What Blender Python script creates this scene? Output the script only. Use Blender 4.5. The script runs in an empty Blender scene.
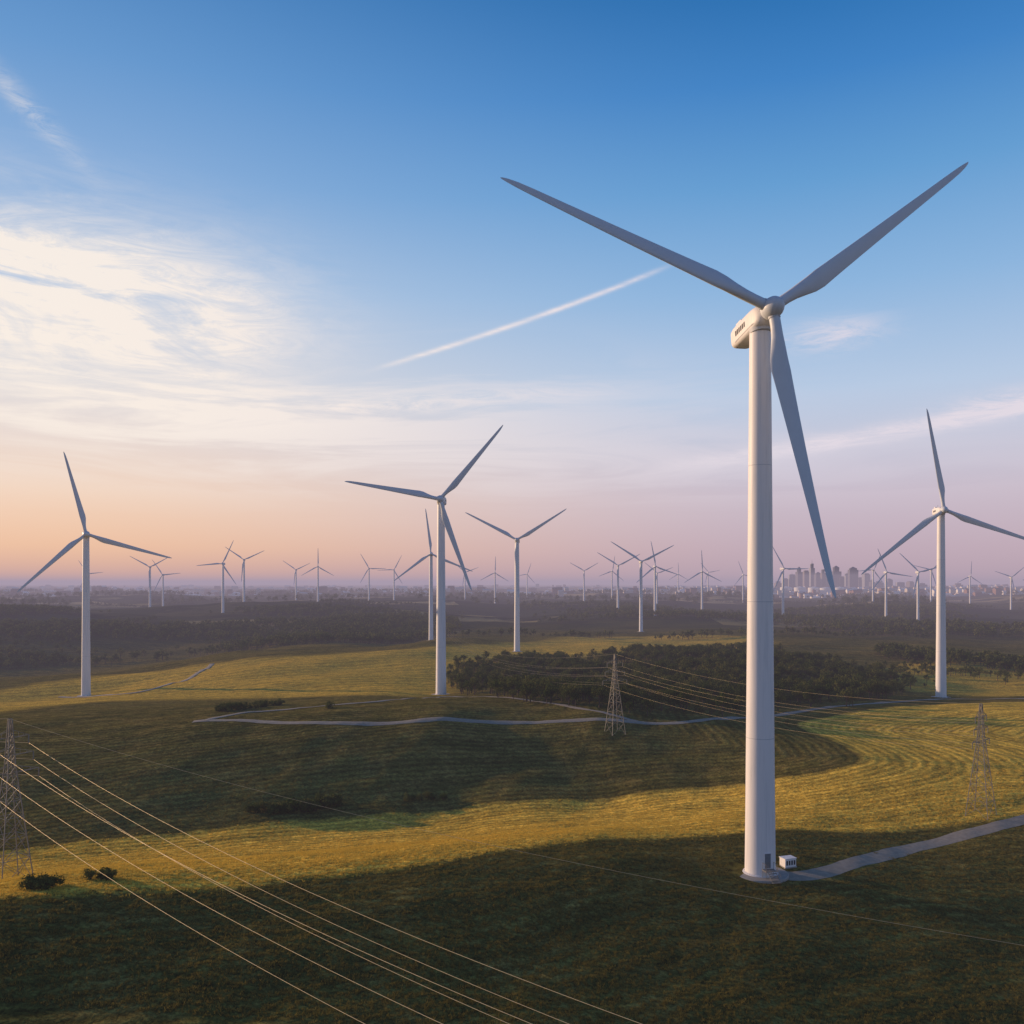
import bpy, bmesh, math, random
import numpy as np
from mathutils import Vector, Matrix, Euler
random.seed(7); rng=np.random.default_rng(11)
scene=bpy.context.scene
scene.view_settings.view_transform='Standard'
try: scene.view_settings.look='None'
except Exception: pass
scene.view_settings.exposure=0
F=900.0; CH=43.8; HR=583.0       # focal in px, camera height, horizon row
rad=math.radians
# ------------------------------------------------------------------ camera
cd=bpy.data.cameras.new("camera"); cam=bpy.data.objects.new("camera",cd); scene.collection.objects.link(cam)
cam.location=(0,0,CH); cam.rotation_euler=(rad(90),0,0)
cd.sensor_width=36; cd.lens=F/1024*36; cd.shift_y=(HR-512)/1024; cd.clip_start=1; cd.clip_end=200000
scene.camera=cam
SUN_AZ=-64.0; SUN_EL=9.6
# ------------------------------------------------------------------ terrain function
def cp(px,py,Y): return ((px-512)/F*Y, Y, CH-(py-HR)/F*Y)
C=[]
for u in (-0.75,-.569,-.3,0,.3,.569,.75):
    for Y in (88,108):
        if Y==108 and u<-.4: continue
        x=u*Y; C.append((x,Y,0.09*(-.9*(x-37.5)+.42*(Y-136))))
C+=[cp(0,890,108),cp(150,884,113),cp(300,872,122),cp(441,852,134),cp(600,836,148),cp(760,829,159),cp(900,833,162),cp(1024,818,168)]
C+=[(37.5,136,0),(30,128,0.1)]
C+=[cp(-150,870,160),cp(0,853,168),cp(200,832,184),cp(330,820,194),cp(441,812,203),cp(600,800,210),cp(720,786,213),cp(850,765,215)]
C+=[cp(900,790,190),cp(1024,765,212),cp(1150,760,220),cp(850,738,258),cp(960,730,275)]
C+=[cp(-150,735,250),cp(0,730,252),cp(200,724,255),cp(330,722,254),cp(441,722,254),cp(600,722,260),cp(720,722,268)]
C+=[cp(441,695,386),cp(300,697,370),cp(86,695,466),cp(200,695,400),cp(-60,712,330),cp(60,705,360),cp(941,697,403),cp(1024,703,345),cp(1150,700,380),
    cp(600,692,390),cp(720,697,370),cp(820,700,360),cp(700,670,480),cp(820,672,500),cp(560,668,520)]
C+=[cp(0,683,520),cp(200,660,600),cp(330,648,670),cp(430,642,720),cp(516,651,677),cp(640,645,760),cp(560,634,980),cp(640,632,1030),cp(740,630,1000),cp(860,642,800),cp(960,648,740),cp(1060,655,700)]
C+=[cp(0,672,760),cp(200,658,820),cp(400,645,900)]
C+=[cp(0,616,1300),cp(100,612,1450),cp(200,610,1550),cp(320,613,1500),cp(420,618,1400),cp(520,620,1500),cp(618,614,1594),cp(783,622,1471),cp(900,620,1560),cp(1060,622,1500),cp(-150,625,1250)]
for u in (-1,-.6,-.3,0,.3,.6,1):
    C.append((u*2600,2600,-13)); 
    for Y in (6000,40000): C.append((u*Y,Y,-12))
for x,y,z in [(-200,20,0),(-400,150,0),(-300,60,2),(-500,400,-6),(-900,700,-12),(0,0,0),(60,30,-3),(200,20,-6),(-80,20,4),(260,120,-4),(450,300,-6),(900,700,-12),(-100,-200,0),(200,-300,-5),
              (0,-2500,-10),(-3000,-100,-10),(3000,-100,-10),(40000,0,-12),(-40000,0,-12),(0,-5000,-12),(-3000,1500,-12),(3000,1500,-12)]:
    C.append((x,y,z))
C=np.array(C,float)
def warp(x,y): return np.arcsinh(x/120.0),np.arcsinh(y/120.0)
cu,cv=warp(C[:,0],C[:,1]); nC=len(C)
def tps(d2): return 0.5*d2*np.log(d2+1e-9)
D=(cu[:,None]-cu)**2+(cv[:,None]-cv)**2
A=np.zeros((nC+3,nC+3)); A[:nC,:nC]=tps(D)+np.eye(nC)*2e-4
A[:nC,nC]=1;A[:nC,nC+1]=cu;A[:nC,nC+2]=cv; A[nC:,:nC]=A[:nC,nC:].T
W=np.linalg.solve(A,np.concatenate([C[:,2],[0,0,0]]))
def sines(seed,wl,n):
    r=np.random.default_rng(seed); o=[]
    for i in range(n):
        a=r.uniform(0,math.tau); l=wl*r.uniform(.6,1.7); o.append((math.cos(a)*math.tau/l,math.sin(a)*math.tau/l,r.uniform(0,math.tau)))
    return o
S1=sines(1,7,7); S2=sines(2,90,7); S3=sines(3,1500,8); S4=sines(4,420,8); S0=sines(5,22,7)
def fb(S,x,y):
    z=0*x
    for a,b,c in S: z=z+np.sin(a*x+b*y+c)
    return z/math.sqrt(len(S))
def sstep(a,b,x):
    t=np.clip((x-a)/(b-a),0,1); return t*t*(3-2*t)
def height(x,y):
    x=np.asarray(x,float);y=np.asarray(y,float); sh=x.shape; x=x.ravel();y=y.ravel()
    out=np.empty_like(x)
    for i in range(0,len(x),50000):
        xs=x[i:i+50000];ys=y[i:i+50000];u,v=warp(xs,ys)
        z=W[nC]+W[nC+1]*u+W[nC+2]*v
        for k in range(nC): z=z+W[k]*tps((u-cu[k])**2+(v-cv[k])**2)
        d=np.hypot(xs,ys); pad=sstep(5,14,np.hypot(xs-37.5,ys-136))
        z=z+fb(S1,xs,ys)*.05*pad+fb(S0,xs,ys)*.14*pad+fb(S2,xs,ys)*1.1*sstep(260,600,d)
        z=z+fb(S3,xs,ys)*7*sstep(1500,4000,d)+fb(S4,xs,ys)*6.5*sstep(850,1600,d)
        out[i:i+50000]=z
    return out.reshape(sh)
def h1(x,y): return float(height(np.array([x]),np.array([y]))[0])
TT=np.exp(np.linspace(math.log(60),math.log(20000),3000))
def spot(px,py):
    """ground point where the camera ray through an image pixel meets the terrain"""
    u=(px-512)/F; v=-(py-HR)/F
    z=height(u*TT,TT); g=(CH+v*TT)-z
    k=np.argmax(g<0)
    if g[k]>=0: k=len(TT)-1
    a=g[k-1];b=g[k]; t=TT[k-1]+(TT[k]-TT[k-1])*(a/(a-b) if a!=b else 0)
    return (u*t,t)
# ------------------------------------------------------------------ material helpers
class NT:
    def __init__(s,tree): s.t=tree; s.n=tree.nodes; s.l=tree.links
    def new(s,ty,**k):
        n=s.n.new(ty)
        for a,b in k.items(): setattr(n,a,b)
        return n
    def set(s,n,i,v):
        if hasattr(v,'is_linked') or hasattr(v,'links'): s.l.new(v,n.inputs[i])
        else: n.inputs[i].default_value=v
    def m(s,op,a,b=0.0,c=None,clamp=False):
        n=s.new('ShaderNodeMath',operation=op,use_clamp=clamp); s.set(n,0,a); s.set(n,1,b)
        if c is not None: s.set(n,2,c)
        return n.outputs[0]
    def mix(s,f,a,b,bt='MIX'):
        n=s.new('ShaderNodeMix',data_type='RGBA',blend_type=bt)
        s.set(n,0,f); s.set(n,6,a); s.set(n,7,b); return n.outputs[2]
    def ramp(s,f,pts,interp='LINEAR'):
        n=s.new('ShaderNodeValToRGB'); n.color_ramp.interpolation=interp
        e=n.color_ramp.elements
        while len(e)>1: e.remove(e[-1])
        e[0].position=pts[0][0]; e[0].color=c4(pts[0][1])
        for p,c in pts[1:]:
            q=e.new(p); q.color=c4(c)
        s.set(n,0,f); return n.outputs[0]
    def noise(s,vec,scale,detail=4,rough=.55,dist=0.0):
        n=s.new('ShaderNodeTexNoise'); 
        if vec is not None: s.set(n,'Vector',vec)
        n.inputs['Scale'].default_value=scale; n.inputs['Detail'].default_value=detail; n.inputs['Roughness'].default_value=rough; n.inputs['Distortion'].default_value=dist
        return n.outputs[0]
    def mapr(s,v,a,b,c=0.0,d=1.0):
        n=s.new('ShaderNodeMapRange',interpolation_type='SMOOTHSTEP'); s.set(n,0,v); n.inputs[1].default_value=a;n.inputs[2].default_value=b;n.inputs[3].default_value=c;n.inputs[4].default_value=d
        return n.outputs[0]
    def attr(s,name):
        n=s.new('ShaderNodeAttribute',attribute_name=name); return n.outputs['Fac']
def c4(c):
    if isinstance(c,(int,float)): return (c,c,c,1)
    return (c[0],c[1],c[2],1)
def lin(r,g,b):
    f=lambda v:(v/255/12.92 if v/255<=.04045 else ((v/255+.055)/1.055)**2.4)
    return (f(r),f(g),f(b),1)
def material(name):
    m=bpy.data.materials.new(name); m.use_nodes=True; t=NT(m.node_tree); b=t.n['Principled BSDF']; return m,t,b
def simple(name,col,rough=.6,var=.15,scale=3,metal=0,bump=0.0,spec=.3):
    m,t,b=material(name); g=t.new('ShaderNodeNewGeometry').outputs['Position']
    n=t.noise(g,scale,3)
    c=t.mix(n,c4([v*(1-var) for v in col]),c4([min(1,v*(1+var)) for v in col]))
    t.set(b,'Base Color',c); b.inputs['Roughness'].default_value=rough; b.inputs['Metallic'].default_value=metal; b.inputs['Specular IOR Level'].default_value=spec
    if bump:
        bn=t.new('ShaderNodeBump'); bn.inputs['Distance'].default_value=bump; t.set(bn,'Height',n); t.l.new(bn.outputs[0],b.inputs['Normal'])
    return m
# ------------------------------------------------------------------ mesh helpers
def obj(name,mesh,mats=(),parent=None,smooth=False):
    o=bpy.data.objects.new(name,mesh); scene.collection.objects.link(o)
    for m in mats:
        if m.name not in [x.name for x in mesh.materials if x]: mesh.materials.append(m)
    if parent: o.parent=parent
    if smooth:
        mesh.polygons.foreach_set('use_smooth',[True]*len(mesh.polygons))
    return o
def meshnp(name,V,Fc):
    me=bpy.data.meshes.new(name); V=np.asarray(V,np.float32); Fc=np.asarray(Fc,np.int32)
    k=Fc.shape[1]; me.vertices.add(len(V)); me.vertices.foreach_set('co',V.ravel()); me.loops.add(Fc.size); me.loops.foreach_set('vertex_index',Fc.ravel())
    me.polygons.add(len(Fc)); me.polygons.foreach_set('loop_start',np.arange(0,Fc.size,k,dtype=np.int32)); me.polygons.foreach_set('loop_total',np.full(len(Fc),k,np.int32))
    me.update(calc_edges=True); me.validate(); return me
def loft(rings,cap=True):
    V=[];Fc=[];n=len(rings[0])
    for r in rings: V+= [tuple(p) for p in r]
    for i in range(len(rings)-1):
        for j in range(n):
            a=i*n+j;b=i*n+(j+1)%n; Fc.append((a,b,b+n,a+n))
    if cap: Fc.append(tuple(range(n))[::-1]); Fc.append(tuple((len(rings)-1)*n+j for j in range(n)))
    return V,Fc
class MB:
    def __init__(s): s.V=[];s.F=[];s.M=[]
    def add(s,V,Fc,m=0):
        o=len(s.V); s.V+=[tuple(v) for v in V]; s.F+=[tuple(i+o for i in f) for f in Fc]; s.M+=[m]*len(Fc)
    def ring(s,cx,cy,zr,n=32,m=0,cap=True):
        rings=[[(cx+r*math.cos(a*math.tau/n),cy+r*math.sin(a*math.tau/n),z) for a in range(n)] for z,r in zr]
        s.add(*loft(rings,cap),m)
    def box(s,x0,x1,y0,y1,z0,z1,m=0):
        V=[(x,y,z) for z in(z0,z1) for y in(y0,y1) for x in(x0,x1)]
        s.add(V,[(0,2,3,1),(4,5,7,6),(0,1,5,4),(2,6,7,3),(0,4,6,2),(1,3,7,5)],m)
    def bar(s,a,b,r,m=0,n=4,r2=None):
        a=Vector(a);b=Vector(b);d=(b-a).normalized(); u=d.orthogonal().normalized(); w=d.cross(u); r2=r if r2 is None else r2
        R=[[p+u*q*math.cos(k*math.tau/n)+w*q*math.sin(k*math.tau/n) for k in range(n)] for p,q in((a,r),(b,r2))]
        s.add(*loft(R),m)
    def mesh(s,name):
        me=bpy.data.meshes.new(name); me.from_pydata(s.V,[],s.F); me.polygons.foreach_set('material_index',s.M); me.update(); 
        bm=bmesh.new(); bm.from_mesh(me); bmesh.ops.recalc_face_normals(bm,faces=bm.faces); bm.to_mesh(me); bm.free(); return me
# ------------------------------------------------------------------ terrain mesh + masks
NX,NY=860,900
ax=np.linspace(-math.asinh(45000/60),math.asinh(45000/60),NX); X1=60*np.sinh(ax)
ay=np.linspace(math.asinh(-5130/80),math.asinh(48000/80),NY); Y1=130+80*np.sinh(ay)
GX,GY=np.meshgrid(X1,Y1); GZ=height(GX,GY)
V=np.stack([GX.ravel(),GY.ravel(),GZ.ravel()],1)
ii,jj=np.meshgrid(np.arange(NX-1),np.arange(NY-1)); a=(jj*NX+ii).ravel(); Fq=np.stack([a,a+1,a+1+NX,a+NX],1)
tm=meshnp("rolling_hills",V,Fq)
def sdist(poly,x,y):
    """signed distance, positive inside"""
    P=np.array(poly); d=np.full(x.shape,1e9); ins=np.zeros(x.shape,bool)
    for i in range(len(P)):
        ax_,ay_=P[i];bx,by=P[(i+1)%len(P)]; ex,ey=bx-ax_,by-ay_
        t=np.clip(((x-ax_)*ex+(y-ay_)*ey)/(ex*ex+ey*ey+1e-9),0,1)
        d=np.minimum(d,np.hypot(x-ax_-t*ex,y-ay_-t*ey))
        c=((ay_>y)!=(by>y))&(x<(bx-ax_)*(y-ay_)/((by-ay_) if by!=ay_ else 1e-9)+ax_); ins^=c
    return np.where(ins,d,-d)
def smoothpoly(pts,n=4,closed=True):
    P=[Vector((p[0],p[1],0)) for p in pts]; o=[]; N=len(P)
    rng_=range(N) if closed else range(N-1)
    for i in rng_:
        if closed: p0,p1,p2,p3=P[i-1],P[i],P[(i+1)%N],P[(i+2)%N]
        else: p0,p1,p2,p3=P[max(i-1,0)],P[i],P[i+1],P[min(i+2,N-1)]
        for k in range(n):
            t=k/n; q=.5*((2*p1)+(p2-p0)*t+(2*p0-5*p1+4*p2-p3)*t*t+(3*p1-p0-3*p2+p3)*t**3); o.append((q.x,q.y))
    if not closed: o.append((P[-1].x,P[-1].y))
    return o
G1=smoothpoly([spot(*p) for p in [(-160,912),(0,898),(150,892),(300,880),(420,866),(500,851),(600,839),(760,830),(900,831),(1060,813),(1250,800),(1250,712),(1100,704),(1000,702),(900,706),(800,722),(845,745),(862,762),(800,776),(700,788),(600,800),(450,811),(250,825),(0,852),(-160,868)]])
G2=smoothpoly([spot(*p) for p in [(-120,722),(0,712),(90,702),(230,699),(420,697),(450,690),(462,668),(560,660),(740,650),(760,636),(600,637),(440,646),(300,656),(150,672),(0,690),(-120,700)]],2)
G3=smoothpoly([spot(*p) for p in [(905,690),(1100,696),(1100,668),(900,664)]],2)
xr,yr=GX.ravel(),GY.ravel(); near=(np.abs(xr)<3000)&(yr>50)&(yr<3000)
sunlit=np.zeros(len(xr)); rowd=np.hypot(xr-150,yr+60)  # mask that puts the sunlight on ridge and hills into the ground colour
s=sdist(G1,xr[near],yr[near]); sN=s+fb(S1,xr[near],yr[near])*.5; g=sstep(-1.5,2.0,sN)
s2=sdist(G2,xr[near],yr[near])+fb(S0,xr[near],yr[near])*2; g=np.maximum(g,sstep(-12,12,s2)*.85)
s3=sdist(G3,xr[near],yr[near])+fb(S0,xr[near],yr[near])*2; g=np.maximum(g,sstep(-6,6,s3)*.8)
sunlit[near]=g; rowd[near]=np.where(np.abs(s)<90,s,rowd[near]*1.0)
for nm,arr in (("sunlit",sunlit),("rowd",rowd),("far",sstep(750,1500,np.hypot(xr,yr)))):
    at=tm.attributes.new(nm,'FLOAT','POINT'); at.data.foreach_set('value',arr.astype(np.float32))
m,t,b=material("grass_field")
pos=t.new('ShaderNodeNewGeometry').outputs['Position']
gd=t.attr('sunlit'); rd=t.attr('rowd'); fr=t.attr('far')
nL=t.noise(pos,.018,3,.6); nM=t.noise(pos,.16,4,.65); nF=t.noise(pos,1.9,3,.85); nFF=t.noise(pos,.6,2,.7)
rowv=t.m('ADD',rd,t.m('MULTIPLY',nM,1.3)); st=t.m('SINE',t.m('MULTIPLY',rowv,math.tau/2.6)); st2=t.m('SINE',t.m('MULTIPLY',rowv,math.tau/11.0)); st=t.m('MULTIPLY_ADD',st,.5,.5)
shaded_col=t.mix(t.mapr(nL,.35,.65),c4((.090,.080,.018)),c4((.145,.118,.026)))  # shaded foreground and bowl: shade put into the base colour
shaded_col=t.mix(t.mapr(nM,.4,.7),shaded_col,c4((.19,.14,.036)))
sunlit_col=t.mix(t.mapr(nL,.35,.65),c4((.70,.43,.06)),c4((.56,.36,.052)))  # sunlit ridge: brighter base colour carries part of the sunlight
sunlit_col=t.mix(t.m('MULTIPLY',t.mapr(nM,.42,.72),.75),sunlit_col,c4((.32,.225,.04)))
col=t.mix(gd,shaded_col,sunlit_col)
f=t.m('MULTIPLY',t.mapr(nF,.30,.70,.45,1.55),t.mapr(nFF,.3,.7,.72,1.28))
f=t.m('MULTIPLY',f,t.m('MULTIPLY_ADD',st,.40,.80)); f=t.m('MULTIPLY',f,t.m('MULTIPLY_ADD',st2,.13,1.0))
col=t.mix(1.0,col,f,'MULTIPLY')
vor=t.new('ShaderNodeTexVoronoi'); t.set(vor,'Vector',pos); vor.inputs['Scale'].default_value=.0042
sc=t.new('ShaderNodeSeparateColor'); t.l.new(vor.outputs['Color'],sc.inputs[0])
patch=t.ramp(sc.outputs[0],[(0,(.035,.045,.018)),(.3,(.06,.062,.025)),(.45,(.26,.20,.08)),(.6,(.045,.052,.02)),(.78,(.36,.27,.12)),(.88,(.07,.068,.03))],'CONSTANT')
patch=t.mix(t.mapr(t.noise(pos,.006,4,.7),.46,.58),patch,c4((.028,.034,.018)))
col=t.mix(fr,col,patch)
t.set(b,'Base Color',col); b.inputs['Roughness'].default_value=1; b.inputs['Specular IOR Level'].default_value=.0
hh=t.m('ADD',t.m('MULTIPLY',nF,.16),t.m('MULTIPLY',nFF,.25)); hh=t.m('ADD',hh,t.m('MULTIPLY',st,.09))
bn=t.new('ShaderNodeBump'); bn.inputs['Strength'].default_value=.8; bn.inputs['Distance'].default_value=1.0; t.set(bn,'Height',hh); t.l.new(bn.outputs[0],b.inputs['Normal'])
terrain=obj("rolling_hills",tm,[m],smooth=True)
# ------------------------------------------------------------------ tracks
gravel=simple("gravel",(.27,.235,.185),.95,.4,1.3,bump=.03)
def ribbon(name,pts,width,off):
    P=smoothpoly(pts,24,closed=False); P=np.array(P)
    for _ in range(60): P[1:-1]=.5*P[1:-1]+.25*(P[:-2]+P[2:])
    P=[Vector((p[0],p[1])) for p in P]
    Q=[P[0]];
    for p in P[1:]:
        if (p-Q[-1]).length>1.0: Q.append(p)
    V=[];Fc=[];n=7
    for i,p in enumerate(Q):
        d=(Q[min(i+1,len(Q)-1)]-Q[max(i-1,0)]).normalized(); nn=Vector((-d.y,d.x)); w=width*(1+.06*math.sin(i*.37)+.04*random.uniform(-1,1))
        for k in range(n):
            q=p+nn*w*(k/(n-1)-.5); V.append((q.x,q.y,0))
    V=np.array(V); V[:,2]=height(V[:,0],V[:,1])+off
    edge=np.tile(np.array([-off*.6]+[-.01,-.02,.01,-.02,-.01]+[-off*.6]),len(Q)); V[:,2]+=edge
    for i in range(len(Q)-1):
        for k in range(n-1):
            a=i*n+k; Fc.append((a,a+1,a+1+n,a+n))
    return obj(name,meshnp(name,V,Fc),[gravel],smooth=True)
T0=[(39.5,135.6),(44.5,135.4)]+[spot(*p) for p in [(860,861),(920,846),(975,832),(1030,818),(1100,803),(1200,790)]]
ribbon("gravel_track",T0,3.4,.05)
ribbon("gravel_track",[spot(*p) for p in [(1200,700),(1100,702),(1000,699),(941,699),(880,703),(800,711),(730,719),(640,723),(520,722),(400,723),(300,723),(240,720),(190,722)]],3.4,.14)
ribbon("gravel_track",[spot(*p) for p in [(205,721),(235,714),(300,708),(380,702),(441,697)]],2.2,.16)
ribbon("gravel_track",[spot(*p) for p in [(441,697),(520,699),(600,712),(640,722)]],2.2,.16)
ribbon("gravel_track",[spot(*p) for p in [(60,697),(86,697),(130,694),(170,684),(200,672),(212,664)]],3.0,.3)
# ------------------------------------------------------------------ wind turbines
def paint():
    m,t,b=material("white_turbine_paint"); tc=t.new('ShaderNodeTexCoord').outputs['Object']
    mp=t.new('ShaderNodeMapping'); mp.inputs['Scale'].default_value=(1.2,1.2,.06); t.l.new(tc,mp.inputs[0])
    n=t.noise(mp.outputs[0],1.5,4,.65); n2=t.noise(tc,.5,3)
    c=t.mix(t.mapr(n,.45,.8),c4((.74,.71,.70)),c4((.56,.55,.55))); c=t.mix(t.m('MULTIPLY',n2,.3),c,c4((.62,.63,.66)))
    t.set(b,'Base Color',c); b.inputs['Roughness'].default_value=.5; b.inputs['Specular IOR Level'].default_value=.3; return m
white=paint(); seam=simple("seam_grey",(.50,.51,.53),.6); dark=simple("dark_vent",(.03,.03,.035),.6); concrete=simple("concrete",(.30,.28,.25),.9,.25,1.5,bump=.02)
steel=simple("galvanised_steel",(.20,.19,.17),.6,.2,2,metal=.2); doorm=simple("door_grey",(.16,.18,.20),.5)
bladem=simple("blade_gelcoat",(.55,.58,.62),.45,.05,.6)
TOP=81.6; HUBZ=83.4; R=44.0
tb=MB(); NS=56
prof=[]
for k in range(25):
    z=TOP*k/24; prof.append((z,2.28-(2.28-1.58)*(k/24)**.9))
tb.ring(0,0,prof,NS,0)
for z in (20.5,41,61.5):
    r=2.28-(.7)*(z/TOP)**.9; tb.ring(0,0,[(z-.06,r-.01),(z-.05,r+.006),(z+.05,r+.006),(z+.06,r-.01)],NS,1,False)
tb.ring(0,0,[(0,2.62),(.16,2.62),(.22,2.45),(.3,2.33)],NS,0,False)
for k in range(40):
    a=k*math.tau/40; tb.ring(2.5*math.cos(a),2.5*math.sin(a),[(.16,.05),(.27,.05)],6,1)
tower_me=tb.mesh("tower"); 
db=MB()   # door faces towards -Y
db.box(-.55,.55,-2.36,-2.1,1.35,3.65,0); db.box(-.46,.46,-2.40,-2.3,1.43,3.57,1)
for k in range(5): db.box(-.33,.33,-2.43,-2.39,1.6+.16*k,1.66+.16*k,2)
db.box(-.9,.9,-3.6,-2.3,1.2,1.3,2)
for k in range(5): db.box(-.6,.6,-3.9-.3*k,-3.6-.3*k,1.0-.24*k,1.05-.24*k,2)
for sx in (-.88,.88):
    for yy in (-3.55,-2.5): db.bar((sx,yy,.2),(sx,yy,2.3),.03,2)
    db.bar((sx,-3.55,2.3),(sx,-2.4,2.3),.03,2)
for sx in (-.62,.62): db.bar((sx,-3.6,1.2),(sx,-5.2,.05),.04,2); db.bar((sx,-3.6,2.2),(sx,-5.2,1.0),.03,2)
door_me=db.mesh("entrance_door")
pb=MB(); pb.ring(0,0,[(-1.5,4.3),(.02,4.2),(.1,4.1),(.12,2.0)],48,0); pad_me=pb.mesh("foundation")
kb=MB(); kb.box(-1.1,1.1,-.8,.8,-.05,.12,2); kb.box(-1.0,1.0,-.7,.7,.12,1.35,0); kb.box(-1.08,1.08,-.78,.78,1.35,1.45,0)
for k in range(4): kb.box(-.8+.45*k,-.5+.45*k,-.712,-.69,.4,1.1,1)
kiosk_me=kb.mesh("transformer_kiosk"); 
def rrect(w,h,y,cz,p=5,n=28):
    o=[]
    for k in range(n):
        a=k*math.tau/n; c,s_=math.cos(a),math.sin(a); o.append((w/2*math.copysign(abs(c)**(2/p),c),y,cz+h/2*math.copysign(abs(s_)**(2/p),s_)))
    return o
nb=MB()
nb.add(*loft([rrect(2.0,2.0,-2.7,0,2.2),rrect(2.7,2.7,-2.4,.0,3),rrect(3.3,3.2,-1.6,.0,4),rrect(3.5,3.5,0,.0,5),rrect(3.5,3.5,4,.1,5),rrect(3.4,3.3,6.2,.2,5),rrect(3.1,3.0,7.2,.28,4.4),rrect(2.4,2.3,7.7,.34,3.4)]),0)
nb.box(-1.1,1.1,4.2,6.0,1.7,2.25,0); nb.box(-1.0,1.0,6.002,6.02,1.8,2.15,2)
nb.bar((.6,6.6,1.6),(.6,6.6,3.3),.05,1); nb.bar((.3,6.6,3.2),(.9,6.6,3.2),.04,1)
nb.ring(0,0,[(-1.95,1.62),(-1.5,1.72),(-1.3,1.72)],32,1)
for sx in (-1,1):
    xo=1.752*sx
    for k in range(6): nb.box(min(xo,xo+.02*sx),max(xo,xo+.02*sx),1.6+.62*k,2.0+.62*k,-.2,.6,2)
    nb.box(min(xo,xo+.015*sx),max(xo,xo+.015*sx),-1.0,5.6,-1.02,-.94,1)
nac_me=nb.mesh("nacelle")
hb=MB(); rings=[]
for y,r in [(-2.75,1.15),(-3.0,1.4),(-3.6,1.55),(-4.6,1.55),(-5.3,1.35),(-5.9,.95),(-6.2,.5),(-6.3,.12)]:
    rings.append([(r*math.cos(k*math.tau/28),y,r*math.sin(k*math.tau/28)) for k in range(28)])
hb.add(*loft(rings),0); hub_me=hb.mesh("hub")
def blade():
    rings=[]; n=18
    for fr_ in [0,.02,.045,.08,.12,.16,.2,.25,.32,.4,.5,.6,.7,.8,.88,.94,.975,.992,1]:
        z=1.1+fr_*(R-1.1)
        if fr_<.05: ch=1.6;th=1.0
        elif fr_<.2: q=(fr_-.045)/.155; q=q*q*(3-2*q); ch=1.6+(2.85-1.6)*q; th=1-.62*q
        else:
            q=(fr_-.2)/.8; ch=2.85-(2.85-.85)*q**.85; th=.38-.22*q**.6
            if fr_>.9: ch*=max(.12,math.sqrt(max(0,1-((fr_-.9)/.1)**2)))
        tw=rad(16*(1-fr_)**2.0 -1); T=ch*th; rg=[]
        rnd=1-min(1,max(0,(fr_-.03)/.12))
        for k in range(n):
            a=k*math.tau/n; x=math.cos(a); yv=math.sin(a)
            xa=x*.5*ch; shape=(1 if rnd>=1 else (rnd+(1-rnd)*((1-x)*.5+.12)**.55))
            ya=yv*.5*T*shape
            xx=xa+(1-rnd)*ch*.22
            rg.append((xx*math.cos(tw)-ya*math.sin(tw),-4.1+xx*math.sin(tw)+ya*math.cos(tw)-.9*fr_**2,z))
        rings.append(rg)
    mb=MB(); mb.add(*loft(rings),0); mb.ring(0,-4.1,[(.6,.88),(1.6,.88)],28,1,False)
    return mb.mesh("blade")
blade_me=blade()
for me,ms in ((tower_me,[white,seam]),(door_me,[white,doorm,steel]),(pad_me,[concrete]),(nac_me,[white,seam,dark]),(hub_me,[bladem]),(blade_me,[bladem,seam]),(kiosk_me,[white,dark,concrete])):
    for q in ms: me.materials.append(q)
    me.polygons.foreach_set('use_smooth',[True]*len(me.polygons)); me.set_sharp_from_angle(angle=rad(35))
def turbine(x,y,yaw,theta,tilt=4,rs=1,z=None,door=False):
    e=bpy.data.objects.new("wind_turbine",None); scene.collection.objects.link(e); e.empty_display_size=5
    e.location=(x,y,h1(x,y) if z is None else z)
    def ch(n,me,M=None):
        o=bpy.data.objects.new(n,me); scene.collection.objects.link(o); o.parent=e
        if M is not None: o.matrix_local=M
        return o
    ch("tower",tower_me); ch("foundation",pad_me)
    if door: ch("entrance_door",door_me,Matrix.Rotation(rad(12),4,'Z'))
    B=Matrix.Translation((0,0,HUBZ))@Matrix.Rotation(rad(yaw),4,'Z')@Matrix.Rotation(-rad(tilt),4,'X')
    ch("nacelle",nac_me,B); ch("hub",hub_me,B)
    for k in range(3): ch("blade_%d"%(k+1),blade_me,B@Matrix.Rotation(rad(90-theta-120*k),4,'Y')@Matrix.Diagonal((1,1,rs,1)))
best=None
tg=[(500,177),(978,163),(836,576)]
for psi in range(0,32,2):
    for tau in range(-8,12,2):
        p_,t_=rad(psi),rad(tau); ax_=Vector((math.sin(p_)*math.cos(t_),-math.cos(p_)*math.cos(t_),math.sin(t_))); r_=Vector((math.cos(p_),math.sin(p_),0)); u_=Vector((-math.sin(p_)*math.sin(t_),math.cos(p_)*math.sin(t_),math.cos(t_)))
        for off in range(0,20):
            e=0
            for (qx,qy),th in zip(tg,(150,30,270)):
                a_=rad(th+off); P=Vector((37.5,136,HUBZ))+ax_*5.0+(r_*math.cos(a_)+u_*math.sin(a_))*R
                e+=(512+F*P.x/P.y-qx)**2+(HR-F*(P.z-CH)/P.y-qy)**2
            if best is None or e<best[0]: best=(e,psi,tau,off)
turbine(37.5,136,best[1],30+best[3],best[2],door=True,z=0.0,rs=.99)
ko=obj("transformer_kiosk",kiosk_me); ko.location=(42.6,139.0,h1(42.6,139.0)+.02); ko.rotation_euler=(0,0,rad(20))
def T(px,hub,base,theta,yaw=8,rs=1):
    Y=F*85/(base-hub); turbine((px-512)/F*Y,Y,yaw,theta,4 if rs==1 else 2,rs)
T(86,531,695,104,26,.98); T(441,497,695,49.5,-2,.94); T(941,507,697,99,-8,1.04)
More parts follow.
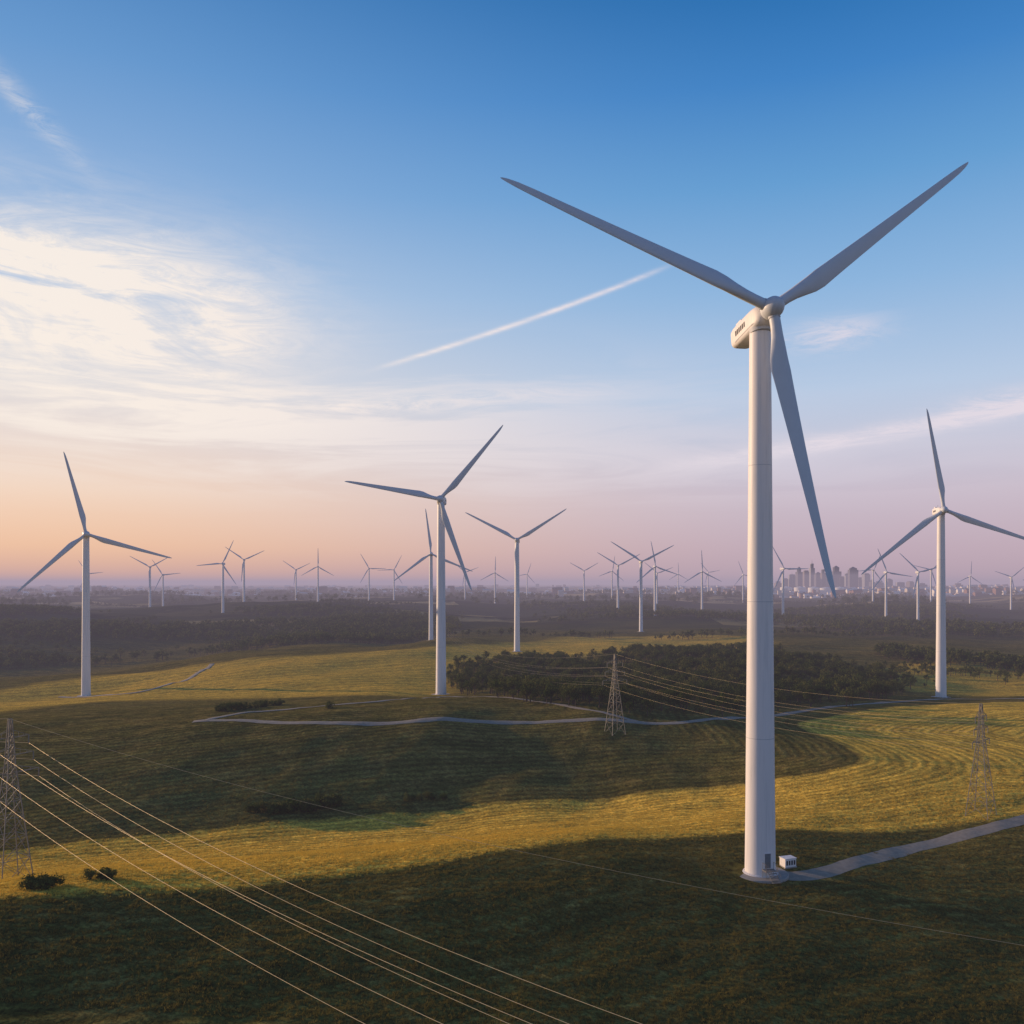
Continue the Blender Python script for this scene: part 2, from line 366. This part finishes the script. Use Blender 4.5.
for a in [(517,538,651,32),(431,562,650,97),(641,562,633,27),(223,562,612,65),(244,567,610,25),(150,567,609,30),(163,571,607,5),(318,571,607,90),(296,570,601,25),
 (369,570,603,0),(394,571,603,62),(495,573,605,88),(584,571,603,30),(618,566,614,28),(612,573,603,80),(655,560,610,100),(702,572,614,92),(678,577,600,90),(783,570,622,120),
 (873,572,607,65),(886,571,620,110),(918,568,620,15),(931,573,608,45),(970,572,602,85),(1011,571,605,40),(88,568,600,5),(743,572,600,110),(465,572,600,20),(527,574,598,70),(708,576,600,10),(657,570,603,20),(1050,560,620,70),(-20,566,612,40)]:
    T(a[0],a[1],a[2],a[3],random.uniform(-6,14))
# ------------------------------------------------------------------ pylons and wires
pyl=MB(); H=24.0
def hw(z): return 2.3*(1-z/17)+.55*(z/17) if z<17 else .55-.35*(z-17)/7
lv=[0,3.6,6.8,9.6,12.0,14.0,15.6,17,18.6,20.2,21.8,24]
for a_,b_ in zip(lv[:-1],lv[1:]):
    ca=[(sx*hw(a_),sy*hw(a_),a_) for sx,sy in((-1,-1),(1,-1),(1,1),(-1,1))]; cb=[(sx*hw(b_),sy*hw(b_),b_) for sx,sy in((-1,-1),(1,-1),(1,1),(-1,1))]
    for k in range(4):
        pyl.bar(ca[k],cb[k],.08); pyl.bar(ca[k],cb[(k+1)%4],.04); pyl.bar(ca[(k+1)%4],cb[k],.04); pyl.bar(cb[k],cb[(k+1)%4],.04)
ATT=[]
for z,w in((16.0,4.2),(18.6,3.4),(21.2,2.7)):
    for sx in(-1,1):
        for sy in(-1,1):
            pyl.bar((sx*.5,sy*.4,z),(sx*w,0,z+.15),.05); pyl.bar((sx*.4,sy*.35,z+1.1),(sx*w,0,z+.15),.04)
        for q in (.33,.66): pyl.bar((sx*(.5+(w-.5)*q),-.4*(1-q),z+.05),(sx*(.5+(w-.5)*q),.4*(1-q),z+.05),.03); pyl.bar((sx*(.5+(w-.5)*q),0,z),(sx*(.5+(w-.5)*q),0,z+1.1*(1-q)),.03)
        pyl.bar((sx*w,0,z+.15),(sx*w,0,z-1.1),.09,0,6); ATT.append((sx*w,0,z-1.1))
ATT.append((0,0,24))
pyl_me=pyl.mesh("electricity_pylon"); pyl_me.materials.append(steel)
PY={}
def pylon(key,x,y,ang,sc=1.0):
    o=obj("electricity_pylon",pyl_me); z=h1(x,y)-.3; o.location=(x,y,z); o.rotation_euler=(0,0,rad(ang)); o.scale=(sc,)*3
    M=Matrix.Translation((x,y,z))@Matrix.Rotation(rad(ang),4,'Z')@Matrix.Scale(sc,4); PY[key]=[M@Vector(p) for p in ATT]
lx,ly=-72.5,130
pylon('L',lx,ly,55,.98)
pylon('N',25,42,50,.85)
pylon('E',84,46,62,.9)
mx,my=spot(615,733); rx,ry=spot(981,815)
pylon('M',mx,my,25,80*my/F/24); pylon('R',rx,ry,40,113*ry/F/24)
pylon('B',-75,900,40); pylon('S',190,110,60); pylon('W',-230,235,50)
wire=simple("sunlit_wire",(.62,.48,.26),.4,.05,1,metal=.5)  # gold of the low sun put into the wire colour
wire2=simple("dark_wire",(.16,.14,.11),.6,.05,1,metal=.3)  # darker wire tone for some of the spans
def wires(a_,b_,idx,sag,r=.035,mt=None):
    cu_=bpy.data.curves.new("power_line",'CURVE'); cu_.dimensions='3D'; cu_.bevel_depth=r; cu_.bevel_resolution=1
    for k in idx:
        A_,B_=PY[a_][k],PY[b_][k]; sp=cu_.splines.new('POLY'); n=40; sp.points.add(n)
        for i in range(n+1):
            q=i/n; p=A_.lerp(B_,q); p.z-=4*sag*q*(1-q); sp.points[i].co=(p.x,p.y,p.z,1)
    cu_.materials.append(mt or wire); o=bpy.data.objects.new("power_line",cu_); scene.collection.objects.link(o)
wires('L','N',range(6),3.2,.02); wires('L','E',[6],4.0,.014); wires('L','W',range(7),4,.02,wire2)
wires('M','R',range(7),3,.018,wire); wires('M','B',range(7),14,.026,wire2); wires('R','S',range(7),3,.014,wire2)
# ------------------------------------------------------------------ trees
def leafmat(name,c1,c2,tr=0.0):
    m,t,b=material(name); oi=t.new('ShaderNodeObjectInfo').outputs['Random']
    c=t.mix(oi,c4(c1),c4(c2))
    t.set(b,'Base Color',c); b.inputs['Roughness'].default_value=.85; b.inputs['Specular IOR Level'].default_value=.0
    if tr:
        tl=t.new('ShaderNodeBsdfTranslucent'); t.set(tl,'Color',c); mx_=t.new('ShaderNodeMixShader'); mx_.inputs[0].default_value=tr
        t.l.new(b.outputs[0],mx_.inputs[1]); t.l.new(tl.outputs[0],mx_.inputs[2]); t.l.new(mx_.outputs[0],t.n['Material Output'].inputs['Surface'])
    return m
leaf=leafmat("foliage",(.045,.070,.015),(.125,.125,.034),.2); bark=simple("bark",(.07,.05,.035),.9)
grass_g=leafmat("grass_shaded",(.115,.103,.022),(.20,.155,.038),.4); grass_y=leafmat("grass_sunlit",(.52,.36,.055),(.66,.45,.07),.35)  # shaded and sunlit tufts, light difference painted into the blade colours
pc=bpy.data.collections.new("tree_prototypes"); bc=bpy.data.collections.new("bush_prototypes"); fc=bpy.data.collections.new("far_tree_prototypes"); gc=bpy.data.collections.new("grass_prototypes"); yc=bpy.data.collections.new("sunlit_grass_prototypes")
def treemesh(seed,hgt,bush=False,nl=46,ls=1.0):
    r=random.Random(seed); mb=MB(); cl=[]
    if not bush:
        top=hgt*.55; mb.bar((0,0,-.5),(r.uniform(-.3,.3),r.uniform(-.3,.3),top),.28,1,6,.12)
        for k in range(8):
            a=k*2.4+r.random(); l=hgt*r.uniform(.18,.34); z0=top*r.uniform(.5,1); e=Vector((math.cos(a)*l,math.sin(a)*l,z0+l*r.uniform(.4,1.1))); mb.bar((0,0,z0),e,.11,1,4,.03); cl.append((e,hgt*r.uniform(.12,.2)))
        for k in range(5): cl.append((Vector((r.uniform(-.12,.12)*hgt,r.uniform(-.12,.12)*hgt,hgt*r.uniform(.6,.9))),hgt*r.uniform(.12,.19)))
    else:
        for k in range(9):
            a=r.random()*math.tau; d=hgt*r.uniform(0,.7); e=Vector((math.cos(a)*d,math.sin(a)*d,hgt*r.uniform(.15,.85)*(1-.3*d/hgt))); mb.bar((0,0,0),e,.06,1,4,.02); cl.append((e,hgt*r.uniform(.18,.38)))
    for c,rr in cl:
        for k in range(nl):
            d=Vector((r.gauss(0,1),r.gauss(0,1),r.gauss(0,.8))).normalized()*rr*r.uniform(.45,1.08)
            q=c+d; s_=ls*r.uniform(.16,.34)*(hgt/8 if not bush else .6); u_=(d.normalized()+Vector((r.gauss(0,.6),r.gauss(0,.6),r.gauss(0,.6)))).orthogonal().normalized(); w_=u_.cross(d.normalized()).normalized()
            mb.add([q-u_*s_,q+w_*s_*.7,q+u_*s_,q-w_*s_*.7],[(0,1,2,3)],0)
    me=bpy.data.meshes.new("tree"); me.from_pydata(mb.V,[],mb.F); me.polygons.foreach_set('material_index',mb.M); me.update()
    me.materials.append(leaf); me.materials.append(bark); return me
def tuft(seed,mat):
    r=random.Random(seed); V=[];Fc=[]
    for k in range(12):
        a=r.random()*math.tau; d=r.uniform(0,.28); x,y=math.cos(a)*d,math.sin(a)*d; h_=r.uniform(.10,.28); b_=r.random()*math.tau; w_=.035; lx_,ly_=r.gauss(0,.12),r.gauss(0,.12)
        i=len(V); V+=[(x-math.cos(b_)*w_,y-math.sin(b_)*w_,-.03),(x+math.cos(b_)*w_,y+math.sin(b_)*w_,-.03),(x+lx_,y+ly_,h_)]; Fc.append((i,i+1,i+2))
    me=bpy.data.meshes.new("tuft"); me.from_pydata(V,[],Fc); me.update(); me.materials.append(mat); return me
for k in range(5):
    o=bpy.data.objects.new("tree_form",treemesh(40+k,8)); pc.objects.link(o)
for k in range(4):
    o=bpy.data.objects.new("far_tree_form",treemesh(60+k,8,False,9,2.3)); fc.objects.link(o)
for k in range(3):
    o=bpy.data.objects.new("bush_form",treemesh(80+k,2.2,True,70)); bc.objects.link(o)
for k in range(4):
    o=bpy.data.objects.new("tuft_form",tuft(k,grass_g)); gc.objects.link(o); o=bpy.data.objects.new("sunlit_tuft_form",tuft(k+9,grass_y)); yc.objects.link(o)
def gn_instances(name,pts,coll,smin,smax,sq=1.0):
    n=len(pts); me=bpy.data.meshes.new(name); me.vertices.add(n); me.vertices.foreach_set('co',np.asarray(pts,np.float32).ravel())
    for nm,ty,arr in (("rot",'FLOAT',rng.uniform(0,6.28,n).astype(np.float32)),("scl",'FLOAT',rng.uniform(smin,smax,n).astype(np.float32)),("idx",'INT',rng.integers(0,97,n).astype(np.int32))):
        at=me.attributes.new(nm,ty,'POINT'); at.data.foreach_set('value',arr)
    o=bpy.data.objects.new(name,me); scene.collection.objects.link(o)
    g=bpy.data.node_groups.new(name,'GeometryNodeTree'); g.interface.new_socket('Geometry',in_out='INPUT',socket_type='NodeSocketGeometry'); g.interface.new_socket('Geometry',in_out='OUTPUT',socket_type='NodeSocketGeometry')
    N=g.nodes; L=g.links; gi=N.new('NodeGroupInput'); go=N.new('NodeGroupOutput'); ci=N.new('GeometryNodeCollectionInfo'); ci.inputs['Collection'].default_value=coll; ci.inputs['Separate Children'].default_value=True; ci.inputs['Reset Children'].default_value=True
    ip=N.new('GeometryNodeInstanceOnPoints'); ip.inputs['Pick Instance'].default_value=True
    def na(nm,ty):
        a=N.new('GeometryNodeInputNamedAttribute'); a.data_type=ty; a.inputs['Name'].default_value=nm; return [s for s in a.outputs if s.enabled][0]
    cx=N.new('ShaderNodeCombineXYZ'); L.new(na('rot','FLOAT'),cx.inputs[2]); L.new(cx.outputs[0],ip.inputs['Rotation'])
    cs=N.new('ShaderNodeCombineXYZ'); s_=na('scl','FLOAT'); L.new(s_,cs.inputs[0]);L.new(s_,cs.inputs[1])
    mm=N.new('ShaderNodeMath'); mm.operation='MULTIPLY'; mm.inputs[1].default_value=sq; L.new(s_,mm.inputs[0]); L.new(mm.outputs[0],cs.inputs[2]); L.new(cs.outputs[0],ip.inputs['Scale'])
    L.new(na('idx','INT'),ip.inputs['Instance Index']); L.new(gi.outputs[0],ip.inputs['Points']); L.new(ci.outputs[0],ip.inputs['Instance']); L.new(ip.outputs[0],go.inputs[0])
    md=o.modifiers.new("scatter",'NODES'); md.node_group=g; return o
def scatter(poly,spacing,gate=None,gs=None):
    P=np.array(poly); x0,y0=P.min(0);x1,y1=P.max(0); n=int((x1-x0)*(y1-y0)/spacing**2)
    x=rng.uniform(x0,x1,n);y=rng.uniform(y0,y1,n); k=sdist(poly,x,y)+fb(S0,x,y)*7>0
    if gate is not None: k&=(fb(gs,x,y)+rng.normal(0,.22,n)>gate)
    x=x[k];y=y[k]; return np.stack([x,y,height(x,y)-.1],1)
F1=[spot(*p) for p in [(450,674),(520,661),(600,656),(700,652),(745,650),(800,661),(870,672),(910,688),(880,700),(800,709),(720,715),(640,715),(560,709),(500,698),(458,688)]]
gn_instances("woodland",scatter(F1,4.7,-.8,S2),pc,.35,1.0)
F1b=[spot(*p) for p in [(830,668),(900,664),(1060,684),(1060,692),(960,690),(880,684)]]
gn_instances("woodland",scatter(F1b,8,-.2,S2),pc,.35,.8)
F2=[(-560,720),(-330,800),(-130,850),(-60,1000),(-90,1450),(-500,1620),(-1100,1600),(-900,1000)]
gn_instances("woodland",scatter(F2,8.8,-.1,S4),fc,.7,1.4)
F3=[spot(*p) for p in [(885,660),(960,666),(1060,676),(1060,668),(960,658),(885,652)]]
gn_instances("hedgerow",scatter(F3,4.6),fc,.5,1.0)
F5=[(60,1100),(700,900),(1300,1500),(1300,2200),(0,2200)]
gn_instances("woodland",scatter(F5,13,.15,S4),fc,.8,1.4)
far=[(-3500,2000),(3500,2000),(4500,5000),(-4500,5000)]
gn_instances("woodland",scatter(far,38,.45,S4),fc,1.3,2.4)
HL=[]
for k in range(46):
    x0=random.uniform(-1500,1600); y0=random.uniform(850,3600)
    if abs(x0)>y0*.62: continue
    a_=random.choice([.1,.25,-.15,1.4,-.3])+random.gauss(0,.1); L_=random.uniform(120,480); n_=int(L_/5)
    for i in range(n_):
        q=i*5+random.uniform(-3,3); HL.append((x0+math.cos(a_)*q+random.gauss(0,1.5),y0+math.sin(a_)*q+random.gauss(0,1.5)))
HL=np.array(HL); gn_instances("hedgerow",np.stack([HL[:,0],HL[:,1],height(HL[:,0],HL[:,1])-.1],1),fc,.5,1.2)
def cluster(name,pts,n,sx,sy,s0,s1,coll=bc):
    L=[]
    for p in pts:
        c=spot(*p)
        for k in range(n): L.append((c[0]+random.gauss(0,sx),c[1]+random.gauss(0,sy)))
    A_=np.array(L); gn_instances(name,np.stack([A_[:,0],A_[:,1],height(A_[:,0],A_[:,1])-.1],1),coll,s0,s1)
cluster("hedge_bushes",[(270,812),(285,811),(300,809),(318,806),(330,803)],9,1.8,1.2,.5,1.2)
cluster("hedge_bushes",[(425,800),(436,799)],4,1.4,.6,.4,.9)
cluster("hedge_bushes",[(225,711),(240,709),(255,707),(270,705)],8,2.5,2,.5,1.2)
cluster("bush",[(100,878)],6,.8,.5,.35,.75); cluster("bush",[(36,889)],9,1.2,.6,.4,.85)
cluster("tree_group",[(875,684),(850,684),(720,664)],3,2,2,.8,1.1,pc)
cluster("hedge_bushes",[(330,708),(470,690),(700,712)],2,1,1,.7,1.1)
# near grass, thicker along the drill rows
n=130000; gy=rng.uniform(84,215,n)**1.0; gx=rng.uniform(-.64,.64,n)*gy
keep=rng.random(n)<np.clip((230-gy)/100,.15,1); gx,gy=gx[keep],gy[keep]
P0=np.array(smoothpoly(T0,4,closed=False)); dt=np.min(np.hypot(gx[:,None]-P0[:,0],gy[:,None]-P0[:,1]),axis=1)
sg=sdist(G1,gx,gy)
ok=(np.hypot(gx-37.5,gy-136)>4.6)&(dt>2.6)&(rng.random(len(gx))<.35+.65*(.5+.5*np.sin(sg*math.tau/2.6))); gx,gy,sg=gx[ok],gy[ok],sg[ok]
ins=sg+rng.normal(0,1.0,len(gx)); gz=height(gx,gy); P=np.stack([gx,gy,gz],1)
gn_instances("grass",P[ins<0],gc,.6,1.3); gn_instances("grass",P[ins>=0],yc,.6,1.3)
# ------------------------------------------------------------------ distant city
def bmat(name,col,glass=False):
    return simple(name,col,.2 if glass else .8,.1,.05)
walls=[bmat("facade_light",(.28,.28,.30)),bmat("facade_grey",(.12,.12,.15)),bmat("facade_tan",(.20,.17,.16))]; glassm=bmat("facade_glass",(.04,.06,.09),True)
def office(px,wpx,top,Y,style):
    x=(px-512)/F*Y; w=wpx*Y/F; d=w*random.uniform(.7,1.1); gz=h1(x,Y)-1; hgt=CH+(HR-top)*Y/F-gz
    mb=MB(); h2=hgt*(.82 if style%2 else .92); mb.box(-w/2,w/2,-d/2,d/2,0,h2,1)
    z=4.0
    while z<h2: mb.box(-w/2-.5,w/2+.5,-d/2-.5,d/2+.5,z,z+2.0,0); z+=7.5
    for k in range(5):
        q=-w/2+w*k/4; mb.box(q-.8,q+.8,-d/2-.9,d/2+.9,0,h2,0)
    w2=w*(.6 if style%2 else .8); mb.box(-w2/2,w2/2,-d/3,d/3,h2,hgt*.97,1); mb.box(-w2/2-.4,w2/2+.4,-d/3-.4,d/3+.4,hgt*.95,hgt*.98,0)
    if style%3==0: mb.bar((0,0,hgt*.97),(0,0,hgt*1.12),1.6,0,6,.4)
    elif style%3==1: mb.add([(-w2/2,-d/3,hgt*.98),(w2/2,-d/3,hgt*.98),(w2/2,d/3,hgt*.98),(-w2/2,d/3,hgt*.98),(0,0,hgt*1.06)],[(0,1,4),(1,2,4),(2,3,4),(3,0,4)],0)
    me=mb.mesh("office_tower"); o=obj("office_tower",me,[walls[style%3],glassm]); o.location=(x,Y,gz); o.rotation_euler=(0,0,random.uniform(-.3,.3))
for i,(px,w,tp) in enumerate([(792,6,574),(799,5,568),(806,5,570),(812,4,563),(818,6,573),(823,4,569),(828,5,574),(836,8,567),(842,4,576),(847,5,573),(853,8,568),(860,5,577),(866,6,573),(872,4,580),(785,5,578),(879,6,581),(889,5,579),(778,6,581),(900,7,582),(770,5,582),(910,5,581),(922,8,583),(940,5,582),(958,7,583),(760,7,583)]):
    office(px,w,tp,6000+random.uniform(-300,300),i)
tank_me=MB(); tank_me.ring(0,0,[(0,30),(34,30),(34.5,30.4),(35,30),(40,4),(40.4,0.3)],32,0); 
for z in (11,22): tank_me.ring(0,0,[(z,30.05),(z+.2,30.25),(z+.6,30.25),(z+.8,30.05)],32,0,False)
tank=tank_me.mesh("storage_tank"); tank.materials.append(simple("tank_white",(.75,.73,.70),.6)); 
for px,Y in((786,4700),(800,4650),(814,4700),(826,4620),(840,4700),(905,4600)):
    o=obj("storage_tank",tank); x=(px-512)/F*Y; o.location=(x,Y,h1(x,Y)-1)
tw=MB()
n=3600
for k in range(n):
    Y=random.uniform(3600,9000); c=random.random()
    px=random.gauss(890,95) if c<.6 else random.uniform(-60,1100)
    x=(px-512)/F*Y; w=random.uniform(12,50);d=random.uniform(10,30);hh_=random.choice([6,8,10,14,24])
    tw.add([(x+a_*w/2,Y+b_*d/2,z) for z in(0,hh_) for b_ in(-1,1) for a_ in(-1,1)]+[(x-w/2,Y,hh_*1.25),(x+w/2,Y,hh_*1.25)],[(0,1,5,4),(2,6,7,3),(0,4,8,6,2),(1,3,7,9,5),(4,5,9,8),(6,8,9,7)],random.randrange(3))
VV=np.array(tw.V); VV[:,2]+=height(VV[:,0],VV[:,1])-1; tw.V=[tuple(v) for v in VV]
tme=bpy.data.meshes.new("town_buildings"); tme.from_pydata(tw.V,[],tw.F); tme.polygons.foreach_set('material_index',tw.M); tme.update()
obj("town_buildings",tme,[bmat("plaster_white",(.75,.70,.65)),bmat("roof_tile",(.22,.13,.10)),bmat("plaster_cream",(.52,.46,.40))])
# ------------------------------------------------------------------ haze (aerial perspective)
SG=1/6500.0
hz=MB(); hz.box(-44000,44000,-4500,46000,-300,95); hm=hz.mesh("haze"); m=bpy.data.materials.new("haze_air"); m.use_nodes=True; t=NT(m.node_tree); t.n.remove(t.n['Principled BSDF'])
va=t.new('ShaderNodeVolumeAbsorption'); va.inputs['Color'].default_value=(0,0,0,1); va.inputs['Density'].default_value=SG
em=t.new('ShaderNodeEmission'); em.inputs['Color'].default_value=lin(168,154,172); em.inputs['Strength'].default_value=SG  # air glows by itself, standing in for scattered sunlight
ad=t.new('ShaderNodeAddShader'); t.l.new(va.outputs[0],ad.inputs[0]); t.l.new(em.outputs[0],ad.inputs[1]); t.l.new(ad.outputs[0],t.n['Material Output'].inputs['Volume'])
obj("haze",hm,[m])
# ------------------------------------------------------------------ sun and sky
sd=bpy.data.lights.new("sun",'SUN'); sd.energy=5.0; sd.angle=rad(.6); sd.color=(1,.68,.42); so=bpy.data.objects.new("sun",sd); scene.collection.objects.link(so)
az=rad(SUN_AZ);el=rad(SUN_EL); dv=Vector((math.sin(az)*math.cos(el),math.cos(az)*math.cos(el),math.sin(el))); so.rotation_euler=dv.to_track_quat('Z','Y').to_euler(); so.location=dv*500
w=bpy.data.worlds.new("World"); scene.world=w; w.use_nodes=True; t=NT(w.node_tree); bg=t.n['Background']
try: w.cycles.sampling_method='NONE'
except Exception as ex: print(ex)
dirv=t.new('ShaderNodeTexCoord').outputs['Generated']; sp=t.new('ShaderNodeSeparateXYZ'); t.l.new(dirv,sp.inputs[0])
AZ=t.m('ARCTAN2',sp.outputs[0],sp.outputs[1]); E=t.m('MAXIMUM',sp.outputs[2],0.0)
cool=t.ramp(E,[(0,lin(194,168,180)),(.037,lin(200,177,190)),(.092,lin(206,192,206)),(.146,lin(202,204,222)),(.2,lin(186,206,232)),(.30,lin(142,184,226)),(.392,lin(100,160,214)),(.473,lin(62,132,200)),(.544,lin(32,110,178)),(.75,lin(22,74,140)),(1,lin(17,54,112))])
warm=t.ramp(E,[(0,lin(230,174,150)),(.037,lin(250,200,162)),(.092,lin(248,216,192)),(.146,lin(238,222,214)),(.2,lin(222,220,224)),(.30,lin(178,200,228)),(.392,lin(134,174,220)),(.473,lin(102,154,209)),(.544,lin(76,134,194)),(.75,lin(40,92,155)),(1,lin(25,64,120))])
fa=t.mapr(AZ,.35,-.5); back=t.mapr(AZ,-1.6,-2.6); fa=t.m('MULTIPLY',fa,t.m('SUBTRACT',1.0,back))
sky=t.mix(fa,cool,warm)
ns=t.new('ShaderNodeTexSky',sky_type='NISHITA'); ns.sun_disc=False; ns.sun_elevation=rad(SUN_EL); ns.sun_rotation=rad(SUN_AZ)%math.tau; ns.dust_density=1.5
nsk=t.mix(1.0,ns.outputs[0],c4((.10,.10,.10)),'MULTIPLY'); sky=t.mix(.05,sky,nsk)
def ang(px,py):
    u=(px-512)/F; v=(HR-py)/F; d=Vector((u,1,v)).normalized(); return math.atan2(d.x,d.y),d.z
cv3=t.new('ShaderNodeCombineXYZ'); t.l.new(AZ,cv3.inputs[0]); t.l.new(E,cv3.inputs[1])
def wisps(sx,sy,rot,scale,dist,seed,rough=.6,det=5):
    mp=t.new('ShaderNodeMapping'); mp.inputs['Rotation'].default_value=(0,0,rad(rot)); mp.inputs['Scale'].default_value=(sx,sy,1); mp.inputs['Location'].default_value=(seed,seed*.7,seed*1.3); t.l.new(cv3.outputs[0],mp.inputs[0]); return t.noise(mp.outputs[0],scale,det,rough,dist)
def blob(c,sa,sp_,rot,p=2):
    a0,e0=ang(*c); dx=t.m('SUBTRACT',AZ,a0); dy=t.m('SUBTRACT',E,e0); r=rad(rot); cs,sn=math.cos(r),math.sin(r)
    al=t.m('ADD',t.m('MULTIPLY',dx,cs),t.m('MULTIPLY',dy,sn)); pe=t.m('SUBTRACT',t.m('MULTIPLY',dy,cs),t.m('MULTIPLY',dx,sn))
    q=t.m('ADD',t.m('POWER',t.m('ABSOLUTE',t.m('DIVIDE',al,sa/F)),float(p)),t.m('POWER',t.m('ABSOLUTE',t.m('DIVIDE',pe,sp_/F)),2.0))
    return t.m('EXPONENT',t.m('MULTIPLY',q,-1.0))
n1=wisps(2.6,9,-8,1.7,1.2,3.1,.62,6); n2=wisps(2.0,18,-3,1.4,.8,7.7,.6,5); n3=wisps(5,26,12,2.0,1.5,1.9,.75,6)
r1=t.mapr(n1,.28,.56); r2=t.mapr(n2,.40,.60); r3=t.mapr(n3,.3,.7)
cl=t.m('MULTIPLY',t.m('MULTIPLY',blob((30,298),205,58,-3,3),r1),1.8)
cl=t.m('MULTIPLY',cl,t.m('MULTIPLY_ADD',r3,.65,.50))
def addc(cl,x,k): return t.m('ADD',cl,t.m('MULTIPLY',x,k))
cl=addc(cl,t.m('MULTIPLY',blob((180,410),360,48,1),r2),.9)
cl=addc(cl,t.m('MULTIPLY',blob((400,405),170,9,4),r3),.8)
cl=addc(cl,t.m('MULTIPLY',blob((25,105),50,8,-35),r3),.4)
cl=addc(cl,t.m('MULTIPLY',blob((900,430),190,8,7,4),t.m('MULTIPLY_ADD',r3,.7,.3)),1.0)
cl=addc(cl,t.m('MULTIPLY',blob((1010,402),60,11,6),r3),.8)
cl=addc(cl,t.m('MULTIPLY',blob((830,335),42,13,4),r3),.85)
cl=addc(cl,t.m('MULTIPLY',blob((560,470),420,30,0),r2),.35)
cl=addc(cl,t.m('MULTIPLY',blob((522,322),140,2.2,17,8),t.m('MULTIPLY_ADD',r3,.6,.6)),.8)
cl=t.m('MINIMUM',cl,.92)
ccol=t.mix(fa,c4(lin(230,221,230)),c4(lin(254,242,230)))
sky=t.mix(cl,sky,ccol)
t.set(bg,'Color',sky); bg.inputs['Strength'].default_value=1.0
